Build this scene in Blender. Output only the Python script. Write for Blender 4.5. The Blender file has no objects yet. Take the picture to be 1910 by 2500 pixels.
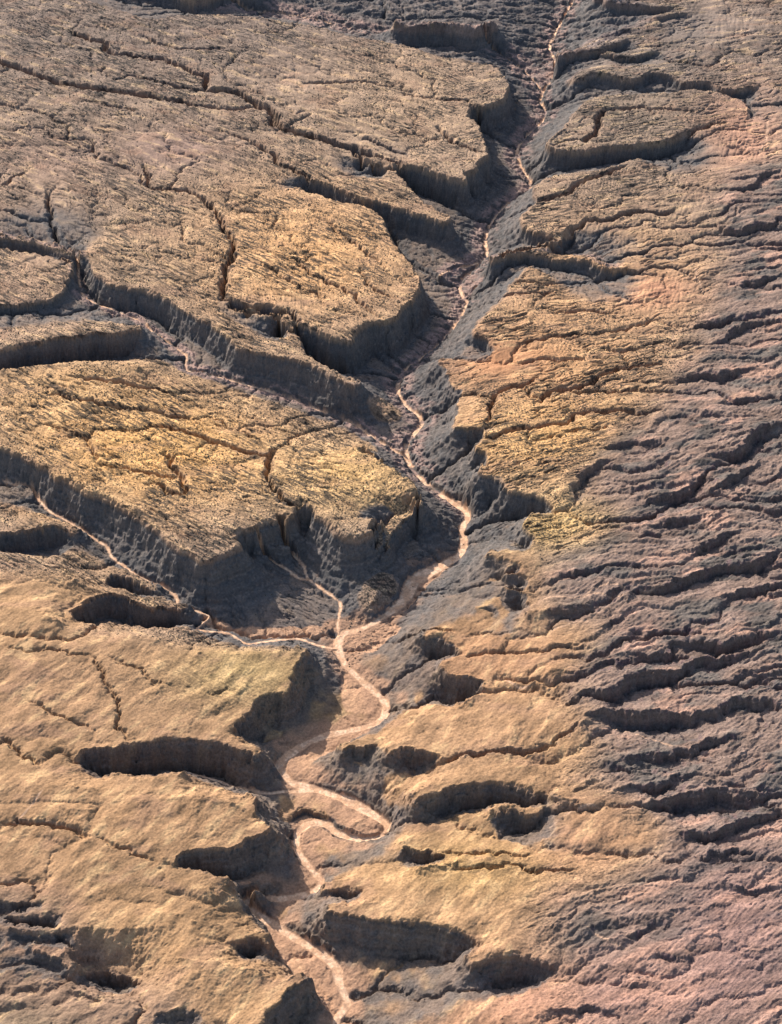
import bpy, math, random
import numpy as np
import heapq

# ------------------------------------------------------------------ camera, sky, sun
CAM_H = 2500.0
DEP = math.radians(40.0)          # downward pitch of the view
VFOV = math.radians(32.0)
SUN_AZ = math.radians(-37.0)      # from +Y, negative = towards -X
SUN_EL = math.radians(31.0)
scene = bpy.context.scene
cam_d = bpy.data.cameras.new("camera")
cam = bpy.data.objects.new("camera", cam_d)
scene.collection.objects.link(cam)
cam.location = (0, 0, CAM_H)
cam.rotation_euler = (math.pi / 2 - DEP, 0, 0)
cam_d.sensor_fit = 'VERTICAL'
cam_d.angle = VFOV
cam_d.clip_start = 10.0
cam_d.clip_end = 200000.0
scene.camera = cam

world = bpy.data.worlds.new("World")
scene.world = world
world.use_nodes = True
wn = world.node_tree
bg = wn.nodes["Background"]
sky = wn.nodes.new("ShaderNodeTexSky")
sky.sky_type = 'NISHITA'
sky.sun_disc = False
sky.sun_elevation = SUN_EL
sky.sun_rotation = SUN_AZ
sky.altitude = 300
sky.air_density = 1.0
sky.dust_density = 2.5
sky.ozone_density = 0.6
wn.links.new(sky.outputs[0], bg.inputs[0])
bg.inputs[1].default_value = 0.115
sun_d = bpy.data.lights.new("sun", 'SUN')
sun_d.energy = 4.3
sun_d.angle = math.radians(0.5)
sun_d.color = (1.0, 0.93, 0.84)
sun = bpy.data.objects.new("sun", sun_d)
scene.collection.objects.link(sun)
sun.rotation_euler = (math.pi / 2 - SUN_EL, 0, math.pi - SUN_AZ)
scene.view_settings.view_transform = 'Standard'
scene.view_settings.look = 'None'
scene.view_settings.gamma = 1.0
scene.view_settings.exposure = 1.05

# ------------------------------------------------------------------ map units -> ground
FW, FH = 1680.0, 2199.0
FOC = (FH / 2) / math.tan(VFOV / 2)
F32 = np.float32


def ground(px, py, z):
    """survey sheet coordinate (1680 x 2199) to a ground point at height z"""
    cx = (np.asarray(px, float) - FW / 2) / FOC
    cy = (FH / 2 - np.asarray(py, float)) / FOC
    dy = math.cos(DEP) + cy * math.sin(DEP)
    dz = -math.sin(DEP) + cy * math.cos(DEP)
    t = (np.asarray(z, float) - CAM_H) / dz
    return cx * t, dy * t


def sheet(x, y, z):
    """ground point to survey sheet coordinate"""
    rz = z - CAM_H
    f = y * math.cos(DEP) - rz * math.sin(DEP)
    u = y * math.sin(DEP) + rz * math.cos(DEP)
    return FW / 2 + FOC * x / f, FH / 2 - FOC * u / f


def ZP(y):   # general level of the high ground down the sheet
    return np.interp(y, [0, 1150, 1500, 2200], [0, 0, -28, -62])


def ZR(y):   # level of the main wash
    return np.interp(y, [0, 400, 800, 1100, 1350, 1700, 2200], [-80, -96, -98, -100, -103, -118, -132])


# ------------------------------------------------------------------ traced survey lines
P = lambda s: [tuple(float(v) for v in q.split(',')) for q in s.split()]
RIVER = P("1250,-60 1235,-10 1220,25 1195,70 1180,105 1192,135 1190,165 1172,192 1160,220 1172,240 1165,262 1140,285 1112,320 1115,350 1130,375 1140,395 1135,415 1090,440 1055,480 1042,520 1045,550 1020,580 990,605 990,630 1003,650 990,680 965,715 940,745 905,770 865,800 855,840 875,875 908,905 880,945 872,965 880,1000 915,1040 955,1070 995,1095 1005,1113 992,1135 996,1170 985,1195 940,1220 890,1248 870,1285 845,1310 800,1340 765,1355 735,1362 727,1390 740,1425 780,1465 815,1495 830,1520 815,1550 765,1567 700,1580 645,1605 602,1640 605,1655 630,1682 690,1700 750,1722 808,1755 832,1775 815,1797 770,1803 725,1790 700,1770 665,1770 640,1790 637,1820 655,1852 690,1893 670,1917 620,1929 540,1934 530,1949 560,1969 625,2009 690,2049 720,2079 730,2114 745,2154 720,2199 690,2260 700,2330")
W1 = P("-60,505 50,522 110,540 165,560 170,600 183,640 240,665 300,690 330,715 370,742 400,765 402,795 450,805 525,825 600,848 640,862 700,887 760,912 810,945 872,985")
W2 = P("-80,985 0,1030 65,1050 85,1075 110,1100 150,1122 200,1155 230,1175 240,1195 265,1215 300,1240 360,1265 380,1285 385,1300 430,1315 450,1325 425,1352 490,1360 530,1383 575,1377 640,1372 685,1387 727,1395")
W3 = P("600,1165 625,1190 650,1212 665,1245 720,1285 732,1300 725,1340 730,1365")
W3B = P("560,1190 590,1210 615,1222 640,1240 665,1247")
W4 = P("395,1656 450,1672 500,1688 570,1704 615,1700 655,1700")
W5 = P("1335,572 1300,575 1265,560 1190,560 1120,585 1070,600 1030,615 1000,640")
W6 = P("945,590 975,578 1010,572 1045,555")
W0 = P("560,-60 470,10 430,22 530,25 640,35 740,60 850,88 960,105 1060,120 1120,150 1165,200")
# side washes: (points, z at start, z at end, floor half width)
WASHES = [(W1, -14, -99, 1.5), (W2, -58, -103, 1.6), (W3, -84, -102, 1.6), (W3B, -78, -98, 1.5),
          (W4, -98, -117, 2), (W5, -6, -97, 1.5), (W6, -74, -97, 1.5), (W0, -52, -88, 1)]

# scarps: side of the low ground when walking the line (screen right = 'R'), top offset, drop, points
SC = []


def S(side, off, drop, pts, w=0.36, taper=True):
    SC.append((side, off, drop, P(pts), w, taper))


# left bank plateaus, walked downstream/away: low side noted as L or R of the walking direction on the sheet
S('L', 4, 30, "110,-40 190,0 250,20 300,37 340,40 370,35 430,30 540,36 630,48 700,62 765,80 810,86 860,96 890,102 935,117 1005,130 1040,137 1065,145 1082,165 1090,185 1080,210 1055,222 1040,226")
S('L', 4, 70, "1065,146 1082,165 1091,185 1080,210 1055,222 1038,227 1012,221 1006,245 1020,262 1030,280 1040,305 1047,330 1025,340 1023,360 997,370 1001,386 960,377 915,360 840,348 800,332 760,318")
S('L', 0, 58, "752,322 776,331 800,340 840,356 856,375 876,400 896,420 930,445 961,460 957,473 915,462 870,447 805,427 780,424 720,400 670,380 640,372")
S('L', 0, 80, "640,400 670,414 750,438 805,452 822,475 840,510 858,540 880,565 891,582 900,610 886,640 862,660 846,684 792,690 762,710 750,731 715,722 665,702 632,686 615,666 575,651 530,650 490,632")
S('L', -4, 42, "486,642 510,655 575,668 613,682 640,716 662,760 725,797 768,822", .3)
S('L', -4, 56, "768,822 735,811 690,790 640,771 590,760 540,750 507,738 481,715 450,690 400,667 360,641 310,622 265,615 230,606 203,582 191,552 150,542 100,528 50,514 0,508 -60,495", 0.55)
S('L', -4, 22, "-60,530 0,532 80,545 148,555 152,580 140,605 136,622 110,640 50,650 0,652 -60,655")
S('L', -6, 72, "302,706 250,711 190,716 125,723 50,738 0,750 -60,765", 0.3)
S('R', 0, 54, "-60,930 0,957 30,965 90,995 135,1025 200,1055 250,1076 288,1100 325,1125 360,1155 400,1180 440,1198 470,1191 516,1172 501,1151 505,1132 556,1132 560,1116 600,1110 626,1100 637,1080 660,1073 675,1085 676,1102 710,1125 736,1151 770,1151 808,1132 820,1112".replace("-60,930", "-60,930"), 0.58)
S('R', -34, 40, "826,1182 832,1152 848,1130 876,1109 912,1086", 0.45)
S('R', 0, 56, "906,1078 904,1062 880,1032 850,1002 810,972 775,950", 0.45)
S('R', -34, 16, "850,1104 828,1126 814,1152 806,1180", 0.5)
# south of the second side wash
S('L', -46, 52, "165,1146 120,1131 65,1133 0,1146 -60,1160", 0.3)
S('L', -60, 40, "335,1268 290,1246 250,1234 230,1241 226,1255", 0.3)
S('L', -50, 54, "400,1312 340,1300 280,1289 240,1273 196,1281 158,1305 150,1325", 0.35)
S('L', -16, 58, "660,1392 646,1410 631,1430 626,1460 616,1485 565,1491 540,1515 507,1553 500,1568", 0.45)
S('L', -12, 66, "548,1625 500,1597 450,1588 350,1586 305,1596 285,1592 225,1600 170,1607", 0.45)
S('L', -8, 28, "535,1702 543,1716 538,1744", 0.4)
S('L', -6, 62, "580,1772 565,1783 500,1815 450,1815 400,1820 364,1850", 0.45)
S('L', -74, 14, "705,1757 670,1740 645,1741 618,1764", 0.4)
S('L', -30, 25, "560,1900 545,1908 530,1925", 0.4)
S('L', -28, 52, "575,2022 550,2014 525,2015 495,2035", 0.4)
S('L', -8, 66, "660,2095 640,2109 615,2129 586,2154 571,2179 566,2200 560,2260", 0.5)
S('L', -40, 26, "300,2108 250,2092 210,2084 175,2090", 0.4)
# far mesa and right bank
S('R', 14, 46, "-60,-80 200,-45 350,-30 420,-6 480,-20 560,-40")
S('L', 10, 62, "1062,50 1026,66 970,57 915,57 866,55 850,50", 0.45)
S('L', 6, 30, "1440,15 1390,13 1315,5 1280,-10", 0.4)
S('L', 0, 14, "1480,25 1440,30 1410,40 1420,50", 0.5)
S('L', 0, 24, "1345,82 1315,96 1275,110 1235,113 1200,122", 0.45)
S('L', -4, 14, "1410,105 1370,122 1330,122 1290,115", 0.5)
S('L', 2, 30, "1620,186 1560,188 1520,173 1470,173 1440,158 1395,150 1362,170 1330,163 1278,155 1240,168", 0.5)
S('L', 6, 46, "1480,280 1450,292 1390,303 1305,315 1255,321 1205,318 1181,313 1184,298 1215,270", 0.35)
S('L', 4, 26, "1186,300 1220,270 1245,230 1290,207 1340,202 1415,200 1490,193 1550,199", 0.8)
S('L', 4, 12, "1555,203 1592,222 1602,246 1590,258", 0.6)
S('L', 0, 22, "1122,468 1140,445 1155,425 1150,400 1180,382 1210,372 1265,367 1310,360 1370,338", 0.9)
S('L', 0, 36, "1240,487 1203,506 1190,503 1150,496 1130,486 1122,468", 0.4)
S('L', -2, 20, "1095,545 1115,538 1165,525 1200,508", 0.9)
S('L', -2, 26, "1350,575 1300,573 1265,556 1190,553 1115,540 1060,560", 0.5)
S('R', -2, 30, "1140,572 1120,587 1100,610 1085,640 1060,665 1030,692 1020,712", 1.4)
S('L', -4, 30, "1062,748 1056,735 1040,720 1020,714", 0.4)
S('R', -22, 40, "940,770 960,800 976,826 991,841 987,860 984,890 977,916", 0.8)
S('R', -6, 46, "977,916 1030,918 1043,908", 0.4)
S('R', -2, 44, "1048,905 1042,935 1021,962 1045,968 1035,990 1040,1013", 0.6)
S('R', -2, 56, "1035,990 1040,1013 1075,1023 1090,1046 1110,1055 1150,1058 1180,1075 1188,1092", 0.5)
S('R', -6, 30, "1160,1100 1135,1108 1131,1130 1151,1155 1140,1176", 0.8)
S('R', -8, 36, "1048,1189 1090,1200 1120,1211 1122,1222", 1.0)
S('R', -10, 30, "1085,1228 1110,1231 1140,1243 1136,1258", 1.0)
S('R', -14, 30, "1085,1272 1105,1269 1134,1273 1136,1292", 1.0)
S('R', -24, 24, "1020,1306 1045,1308 1060,1322 1058,1336", 0.6)
S('R', -22, 46, "905,1366 940,1367 965,1380 987,1395", 0.5)
S('R', -16, 56, "940,1420 975,1446 1005,1450 1041,1459 1037,1474", 0.5)
S('R', -30, 26, "735,1607 770,1600 812,1600", 0.5)
S('R', -14, 40, "838,1617 870,1602 905,1602 951,1620", 0.45)
S('R', -6, 48, "890,1720 905,1706 940,1694 1000,1682 1065,1679 1120,1694 1185,1706", 0.42)
S('R', -10, 38, "1055,1740 1100,1744 1145,1745 1165,1735", 0.42)
S('R', -22, 26, "865,1824 880,1820 925,1824 958,1841", 0.45)
S('R', -36, 18, "700,1912 725,1908 775,1912", 0.5)
S('R', -12, 52, "700,1955 720,1959 780,1969 840,1974 915,1979 965,1989 1000,2004 1028,2023", 0.7)
S('R', -2, 52, "1010,2066 1060,2052 1105,2042 1145,2052 1192,2073", 0.5)
# badland scarps on the east side
for d, s in [(26, "1340,1266 1390,1255 1440,1245 1490,1232 1540,1227 1580,1220 1640,1207 1700,1178"),
             (22, "1385,1142 1440,1125 1490,1112 1535,1100"), (26, "1460,1207 1505,1185 1540,1167 1590,1155 1610,1162"),
             (20, "1130,1312 1180,1302 1240,1300 1290,1300 1312,1306"), (20, "1280,1356 1320,1340 1362,1329"),
             (20, "1315,1371 1355,1360 1418,1357"),
             (24, "1330,1407 1390,1410 1440,1404 1457,1385 1490,1380 1540,1372 1600,1365 1700,1342"),
             (28, "1230,1482 1290,1480 1325,1470 1337,1454 1380,1447 1440,1447 1475,1442 1487,1431 1530,1420 1570,1410 1610,1400 1645,1384"),
             (28, "1245,1548 1275,1531 1315,1540 1390,1542 1440,1540 1490,1537 1530,1530 1547,1512 1590,1507 1650,1510 1720,1518"),
             (22, "1335,1690 1380,1681 1440,1674 1505,1658"),
             (28, "1365,1730 1415,1714 1480,1709 1540,1704 1580,1714 1615,1709 1660,1699 1720,1690"),
             (24, "1430,1790 1490,1774 1550,1769 1590,1756 1640,1751 1720,1756"), (16, "1525,1870 1580,1861 1625,1853"),
             (15, "1475,1840 1540,1824 1645,1818"), (14, "1535,1900 1620,1904 1700,1892"),
             (24, "1475,707 1505,690 1550,680 1595,668"), (26, "1530,738 1560,730 1577,710 1620,695 1700,690"),
             (28, "1510,982 1580,970 1605,945 1640,925 1700,915"), (22, "1195,1052 1240,1030 1270,1002 1335,988"),
             (18, "1285,972 1370,955 1435,961"), (22, "1515,1053 1565,1025 1645,988"), (18, "1535,871 1590,865 1660,861"),
             (20, "1550,398 1610,395 1640,376 1700,368"), (18, "1520,455 1570,490 1640,478 1700,450"),
             (18, "1570,620 1610,600 1680,585"), (16, "1440,835 1500,812 1570,800 1640,790"),
             (18, "1350,1090 1420,1075 1480,1050 1540,1000"), (14, "1180,1240 1250,1222 1330,1225"),
             (18, "1300,1640 1360,1625 1440,1615 1530,1590 1620,1580"), (14, "1180,1372 1240,1385 1300,1380"),
             (16, "1250,1930 1300,1915 1340,1925"), (18, "1190,1985 1230,1960 1265,1945"), (16, "1360,2060 1420,2045 1480,2050 1510,2060"),
             (18, "1300,1995 1360,2010 1390,1990 1420,1965"), (16, "1180,1700 1240,1720 1330,1735"),
             (14, "1590,2100 1640,2080 1670,2095"), (16, "1440,2080 1475,2090 1490,2110"), (15, "1150,2160 1250,2150 1330,2160"),
             (16, "1180,1440 1240,1440 1290,1425"), (16, "1530,1290 1590,1275 1650,1265 1700,1255"), (16, "1500,1465 1580,1455 1660,1440")]:
    S('R', d * .38, d * .78, s, 0.6)
for d, s in [(16, "-20,1930 40,1940 90,1938"), (16, "10,1965 70,1970 130,1962"), (18, "60,2030 110,2050 150,2075"),
             (12, "20,1995 90,2008 160,2000"), (16, "330,2180 380,2165 430,2170")]:
    S('R', -10, d, s, 0.8)

# crest/height spots: (z, points)
CREST = [(-14, "0,792 75,786 150,778 225,776 300,786"), (-48, "0,1112 60,1112 110,1120"),
         (-62, "0,1184 50,1192 100,1213 175,1221"), (-66, "150,1338 250,1342 350,1352 410,1360"),
         (-46, "0,1230 80,1225 160,1240"), (-30, "0,1300 60,1310 120,1330"),
         (-40, "120,1400 260,1370 340,1375"), (-34, "430,1400 520,1405 600,1400"),
         (-40, "240,1657 300,1673 350,1668 395,1658"), (-36, "0,1680 80,1690 200,1690"), (-36, "300,1720 420,1710 500,1720"),
         (-58, "364,1858 450,1876 490,1888"), (-55, "200,1880 330,1900 450,1910"), (-60, "150,2000 300,1990 420,1980"),
         (-58, "380,2060 460,2070 560,2085"), (-70, "100,2110 200,2140 300,2160"),
         (-72, "820,875 845,880"), (-70, "950,1785 985,1756 1040,1745"), (-62, "760,1940 900,1935 1000,1960"),
         (-52, "900,1860 1000,1850 1100,1860"), (-64, "1080,2185 1170,2140 1260,2110"),
         (-25, "880,1750 855,1770"), (-72, "830,1240 800,1290"), (-74, "925,1660 850,1690"),
         (-52, "1100,1630 1200,1640"), (-44, "1000,1500 1100,1480 1200,1500"), (-60, "880,1540 950,1530")]
CREST = [(z, P(s)) for z, s in CREST if z != -25]

# cracks and slots cut into the rock: (half width m, depth m, points)
CR = []


def K(w, d, s):
    CR.append((w, d, P(s)))


K(13, 22, "-30,126 0,132 30,140 80,160 140,177 225,190 300,200 350,209 420,224")
K(7, 9, "420,224 460,228 500,232 545,228")
K(11, 16, "150,65 180,80 225,92 226,107 300,120 360,130 425,157 447,166 436,188")
K(15, 24, "436,190 500,194 550,218 587,243 592,262 645,282 720,304 800,332")
K(8, 10, "275,160 350,176 430,193")
K(9, 12, "535,300 575,320 600,345 650,370 672,384")
K(8, 10, "300,345 320,370 320,395 380,402 430,415")
K(10, 12, "430,415 465,450 480,485 502,512 495,550 480,590 482,628")
K(6, 8, "300,75 345,95 390,105 480,104")
K(6, 7, "170,210 230,222 300,235")
K(6, 8, "780,295 840,315 880,335")
K(8, 12, "940,270 970,300 1025,327")
K(8, 10, "855,200 940,215 1006,218")
K(6, 8, "650,175 780,175 840,187")
K(6, 8, "460,272 500,285 540,300")
K(7, 9, "150,540 120,500 110,470 100,400")
K(6, 8, "0,395 30,375 60,365")
K(6, 8, "630,550 665,580 740,620 800,672")
K(6, 8, "775,575 795,615 845,640")
K(6, 8, "700,470 760,520 810,560")
K(6, 6, "560,560 640,610 700,640")
K(8, 11, "310,890 400,905 465,925 540,950 592,952")
K(9, 14, "592,940 576,965 575,1000 587,1037 612,1070 660,1077")
K(7, 10, "320,1025 360,1045 402,1052")
K(8, 10, "350,950 370,985 395,1030 403,1055")
K(6, 8, "215,990 310,1007 380,1015")
K(9, 12, "770,955 820,980 870,1020")
K(7, 9, "160,798 250,803 372,816")
K(7, 8, "100,830 200,850 330,860 420,880")
K(6, 7, "100,900 180,930 210,985")
K(6, 7, "450,860 520,900 560,920")
K(5, 6, "0,1360 15,1377 100,1380 190,1390")
K(5, 8, "190,1390 215,1420 230,1470 257,1495 250,1545 277,1582")
K(5, 6, "225,1395 290,1420 330,1450 365,1462")
K(5, 6, "50,1485 130,1530 205,1556")
K(5, 7, "435,1473 500,1470")
K(5, 6, "0,1565 50,1615 90,1640")
K(8, 12, "0,1772 45,1759 125,1772 200,1790")
K(5, 6, "200,1790 280,1824 330,1848")
K(11, 16, "1255,306 1280,286 1286,256 1302,237")
K(8, 9, "1302,237 1365,232 1490,240")
K(10, 14, "1158,430 1215,415 1240,395 1305,370 1340,355")
K(11, 16, "1202,506 1240,485 1275,470 1325,465 1370,450 1432,455 1455,448")
K(8, 9, "1450,300 1500,275 1560,262")
K(6, 8, "1190,670 1255,662 1320,670")
K(5, 7, "1130,727 1200,720 1290,715 1340,705 1400,690")
K(6, 8, "1290,755 1370,750")
K(8, 12, "1150,860 1190,835 1250,825 1290,805 1340,790 1430,782")
K(7, 10, "1045,905 1057,875 1057,850 1080,830 1160,805")
K(8, 11, "1040,935 1120,915 1205,907 1240,887 1315,882 1400,890")
K(6, 8, "1280,830 1320,840 1380,837")
K(5, 7, "1220,927 1305,917")
K(5, 7, "1050,640 1110,625 1200,620")
K(5, 7, "1080,600 1170,600 1260,590 1330,575 1400,590")
K(5, 7, "1100,770 1180,768 1260,772")
K(8, 12, "1250,1547 1190,1585 1120,1604 1030,1604 950,1616")
K(5, 7, "1000,1390 1080,1388 1180,1395 1250,1385")
K(5, 8, "1060,1440 1130,1450 1200,1460 1250,1455")
K(6, 8, "965,1849 1080,1853 1160,1864 1240,1868")
K(5, 7, "950,1810 1050,1822 1150,1830")
K(5, 6, "1000,1345 1060,1342 1120,1350")
K(6, 8, "840,1320 920,1325 980,1335")
K(5, 7, "840,1485 900,1470 940,1440")
K(5, 7, "860,1400 900,1390 930,1370")

# ------------------------------------------------------------------ noise toolkit
_rng = np.random.default_rng(7)
_perm = _rng.permutation(4096).astype(np.int32)
_ang = _rng.random(4096) * 2 * math.pi
_gx, _gy = np.cos(_ang).astype(F32), np.sin(_ang).astype(F32)
_rv = _rng.random(4096).astype(F32)


def _h(ix, iy, seed):
    return _perm[(_perm[(ix + seed * 57) & 4095] + iy + seed * 131) & 4095]


def noise(x, y, seed=0):
    x = np.asarray(x, F32); y = np.asarray(y, F32)
    fx = np.floor(x); fy = np.floor(y)
    ix = fx.astype(np.int32); iy = fy.astype(np.int32)
    dx = x - fx; dy = y - fy
    u = dx * dx * dx * (dx * (dx * 6 - 15) + 10)
    v = dy * dy * dy * (dy * (dy * 6 - 15) + 10)
    def g(ax, ay):
        k = _h(ix + ax, iy + ay, seed)
        return _gx[k] * (dx - ax) + _gy[k] * (dy - ay)
    a = g(0, 0); b = g(1, 0); c = g(0, 1); d = g(1, 1)
    a = a + u * (b - a); c = c + u * (d - c)
    return (a + v * (c - a)) * 1.5


def fbm(x, y, n, seed=0, gain=0.5):
    s = 0; a = 1.0
    for i in range(n):
        s = s + a * noise(x, y, seed + i)
        x = x * 2.03 + 11.3; y = y * 2.03 - 7.7; a *= gain
    return s


def ridged(x, y, n, seed=0, gain=0.5):
    s = 0; a = 1.0
    for i in range(n):
        s = s + a * (1 - 2 * np.abs(noise(x, y, seed + i)))
        x = x * 2.03 + 3.1; y = y * 2.03 + 5.9; a *= gain
    return s


def rot(x, y, deg):
    c, s = math.cos(math.radians(deg)), math.sin(math.radians(deg))
    return x * c + y * s, -x * s + y * c


def sstep(a, b, x):
    t = np.clip((x - a) / (b - a), 0, 1)
    return t * t * (3 - 2 * t)


# ------------------------------------------------------------------ survey grid
CELL = 3.0
GX0, GX1, GY0, GY1 = -1860.0, 1860.0, 1290.0, 6600.0
NX = int((GX1 - GX0) / CELL); NY = int((GY1 - GY0) / CELL)
gx = (GX0 + (np.arange(NX) + 0.5) * CELL).astype(F32)
gy = (GY0 + (np.arange(NY) + 0.5) * CELL).astype(F32)
XX, YY = np.meshgrid(gx, gy)


def densify(pts, zs, step=2.2, smooth=True):
    """survey polyline -> dense ground points with heights (Catmull-Rom)"""
    pts = np.asarray(pts, float); zs = np.asarray(zs, float)
    x, y = ground(pts[:, 0], pts[:, 1], zs)
    q = np.stack([x, y, zs], 1)
    q = np.vstack([2 * q[0] - q[1], q, 2 * q[-1] - q[-2]])
    out = []
    for i in range(1, len(q) - 2):
        L = np.hypot(*(q[i + 1] - q[i])[:2]); n = max(2, int(L / step))
        t = (np.arange(n) / n)[:, None]
        if smooth:
            a, b, c, d = q[i - 1], q[i], q[i + 1], q[i + 2]
            m1 = (c - a) * 0.4; m2 = (d - b) * 0.4
            out.append((2 * t**3 - 3 * t**2 + 1) * b + (t**3 - 2 * t**2 + t) * m1 + (-2 * t**3 + 3 * t**2) * c + (t**3 - t**2) * m2)
        else:
            out.append(q[i] + t * (q[i + 1] - q[i]))
    out.append(q[-2][None])
    return np.vstack(out)


topm = np.zeros((NY, NX), F32)
csum = np.zeros((NY, NX)); cw = np.zeros((NY, NX))
isum = np.zeros((NY, NX)); iw = np.zeros((NY, NX))


def mark(x, y, v):
    i = np.round((x - GX0) / CELL - 0.5).astype(int); j = np.round((y - GY0) / CELL - 0.5).astype(int)
    ok = (i >= 0) & (i < NX) & (j >= 0) & (j < NY)
    np.add.at(isum, (j[ok], i[ok]), v * 1.0); np.add.at(iw, (j[ok], i[ok]), 1.0)


def fix(x, y, z):
    i = np.round((x - GX0) / CELL - 0.5).astype(int); j = np.round((y - GY0) / CELL - 0.5).astype(int)
    ok = (i >= 0) & (i < NX) & (j >= 0) & (j < NY)
    np.add.at(csum, (j[ok], i[ok]), z[ok]); np.add.at(cw, (j[ok], i[ok]), 1.0)


def wash_line(pts, z0=None, z1=None):
    a = np.asarray(pts)
    if z0 is None:
        return densify(pts, ZR(a[:, 1]))
    L = np.r_[0, np.cumsum(np.hypot(*np.diff(a, axis=0).T))]
    return densify(pts, z0 + (z1 - z0) * (L / L[-1]) ** 0.8)


lines = [wash_line(RIVER)] + [wash_line(p, a, b) for p, a, b, _ in WASHES]
for l in lines:
    fix(l[:, 0], l[:, 1], l[:, 2])
    mark(l[:, 0], l[:, 1], 0)
cliffmask_pts = []
for side, off, drop, pts, wf, taper in SC:
    a = np.asarray(pts)
    d = densify(pts, ZP(a[:, 1]) + off)
    n = len(d)
    tang = np.gradient(d[:, :2], axis=0)
    tang /= np.hypot(tang[:, 0], tang[:, 1])[:, None] + 1e-9
    s = np.arange(n) * 2.2
    # side is the hand on which the low ground lies when walking the line
    nor = np.stack([tang[:, 1], -tang[:, 0]], 1) * (1 if side == 'R' else -1)
    jag = fbm(s / 55 + off * 3.1 + a[0, 0], s * 0 + a[0, 1] * .13, 4, 3) * min(7.5, 4 + drop * .08)
    if wf == 0.6:      # badland ravines: scalloped heads
        jag = 14 * np.abs(noise(s / 48 + a[0, 0], s * 0 + a[0, 1] * .37, 6)) + 22 * fbm(s / 230 + a[0, 1], s * 0 + a[0, 0] * .11, 3, 8) - 5
    if taper:
        e = np.minimum(s, s[::-1])
        kk = sstep(0, 110, e + 8) if wf == 0.6 else sstep(0, 60 if drop > 30 else 45, e + 12)
    dr = drop * kk * (1 + (0.12 if wf != 0.6 else .6) * noise(s / 90, s * 0 + off, 5))
    tx = d[:, 0] + nor[:, 0] * jag; ty = d[:, 1] + nor[:, 1] * jag
    for k in (0, 0.5):     # rim drawn tight so that it holds its edge
        fix(tx + tang[:, 0] * k, ty + tang[:, 1] * k, d[:, 2])
    w = np.maximum(4.5, dr * wf)
    ti = np.clip(((tx - GX0) / CELL - 0.5).round().astype(int), 0, NX - 1); tj = np.clip(((ty - GY0) / CELL - 0.5).round().astype(int), 0, NY - 1)
    topm[tj, ti] = 1
    fix(tx + nor[:, 0] * w, ty + nor[:, 1] * w, d[:, 2] - dr)
    g = kk > .35
    mark((tx + nor[:, 0] * 4)[g], (ty + nor[:, 1] * 4)[g], 0)
    mark((tx + nor[:, 0] * w)[g], (ty + nor[:, 1] * w)[g], 0)
    mark((tx + nor[:, 0] * (w + 14))[g], (ty + nor[:, 1] * (w + 14))[g], 0)
    mark((tx - nor[:, 0] * 1)[g], (ty - nor[:, 1] * 1)[g], 1)
    if off < d[0, 2] + 1e9 and wf != 0.6:
        fix(tx - nor[:, 0] * 14, ty - nor[:, 1] * 14, d[:, 2] + 0.4)
for z, pts in CREST:
    d = densify(pts, [z] * len(pts))
    fix(d[:, 0], d[:, 1], d[:, 2])
    mark(d[:, 0], d[:, 1], 1)
for q_ in ("330,795 450,832 560,868 650,892 720,915 775,950", "20,1120 90,1128", "0,1196 120,1216 215,1236"):
    q_ = P(q_); d = densify(q_, ZP(np.asarray(q_)[:, 1]) - 40)
    mark(d[:, 0], d[:, 1], 1)
# sandy point bars and flats inside the bends
FLATS = [P(q) for q in (
    "690,1697 760,1716 815,1750 832,1776 812,1796 770,1801 738,1794 752,1772 742,1748 700,1728 668,1706",
    "742,1440 778,1472 812,1503 802,1532 742,1527 728,1480", "852,1316 880,1252 940,1224 978,1204 958,1222 908,1264 880,1302",
    "562,1966 640,2014 698,2054 720,2086 734,2122 724,2190 690,2150 640,2104 600,2052", "646,1792 690,1778 702,1800 662,1832 646,1822",
    "737,1366 790,1362 842,1332 866,1348 802,1400 741,1404", "607,1640 660,1610 720,1588 790,1572 742,1602 682,1628 642,1667 612,1656",
    "440,1318 500,1345 600,1350 690,1345 715,1365 640,1370 560,1372 490,1355 440,1345")]
FLATM = np.zeros((NY, NX), bool)
for f in FLATS:
    a = np.asarray(f); fx, fy = ground(a[:, 0], a[:, 1], ZR(a[:, 1]) + 2)
    i0, i1 = int((fx.min() - GX0) / CELL), int((fx.max() - GX0) / CELL) + 2
    j0, j1 = int((fy.min() - GY0) / CELL), int((fy.max() - GY0) / CELL) + 2
    X, Y = XX[j0:j1, i0:i1], YY[j0:j1, i0:i1]
    ins = np.zeros(X.shape, bool)
    for i in range(len(fx)):
        xa, ya, xb, yb = fx[i], fy[i], fx[i - 1], fy[i - 1]
        ins ^= ((ya > Y) != (yb > Y)) & (X < (xb - xa) * (Y - ya) / (yb - ya + 1e-9) + xa)
    FLATM[j0:j1, i0:i1] |= ins
    yy_, xx_ = np.nonzero(ins)
    ym = Y[ins].astype(float)
    zf_ = ZR(np.interp(ym, [fy.min(), fy.max()], [a[:, 1].max(), a[:, 1].min()])) + 2.5
    fix(X[ins].astype(float), ym, zf_)
# quiet outer frame
for arr in (csum,):
    arr[0, :] += -60; arr[-1, :] += 0; cw[0, :] += 1; cw[-1, :] += 1
    zc = np.interp(gy, [1300, 2600, 3200], [-66, -20, 0])
    for c in (0, NX - 1):
        arr[:, c] += zc; cw[:, c] += 1


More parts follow.
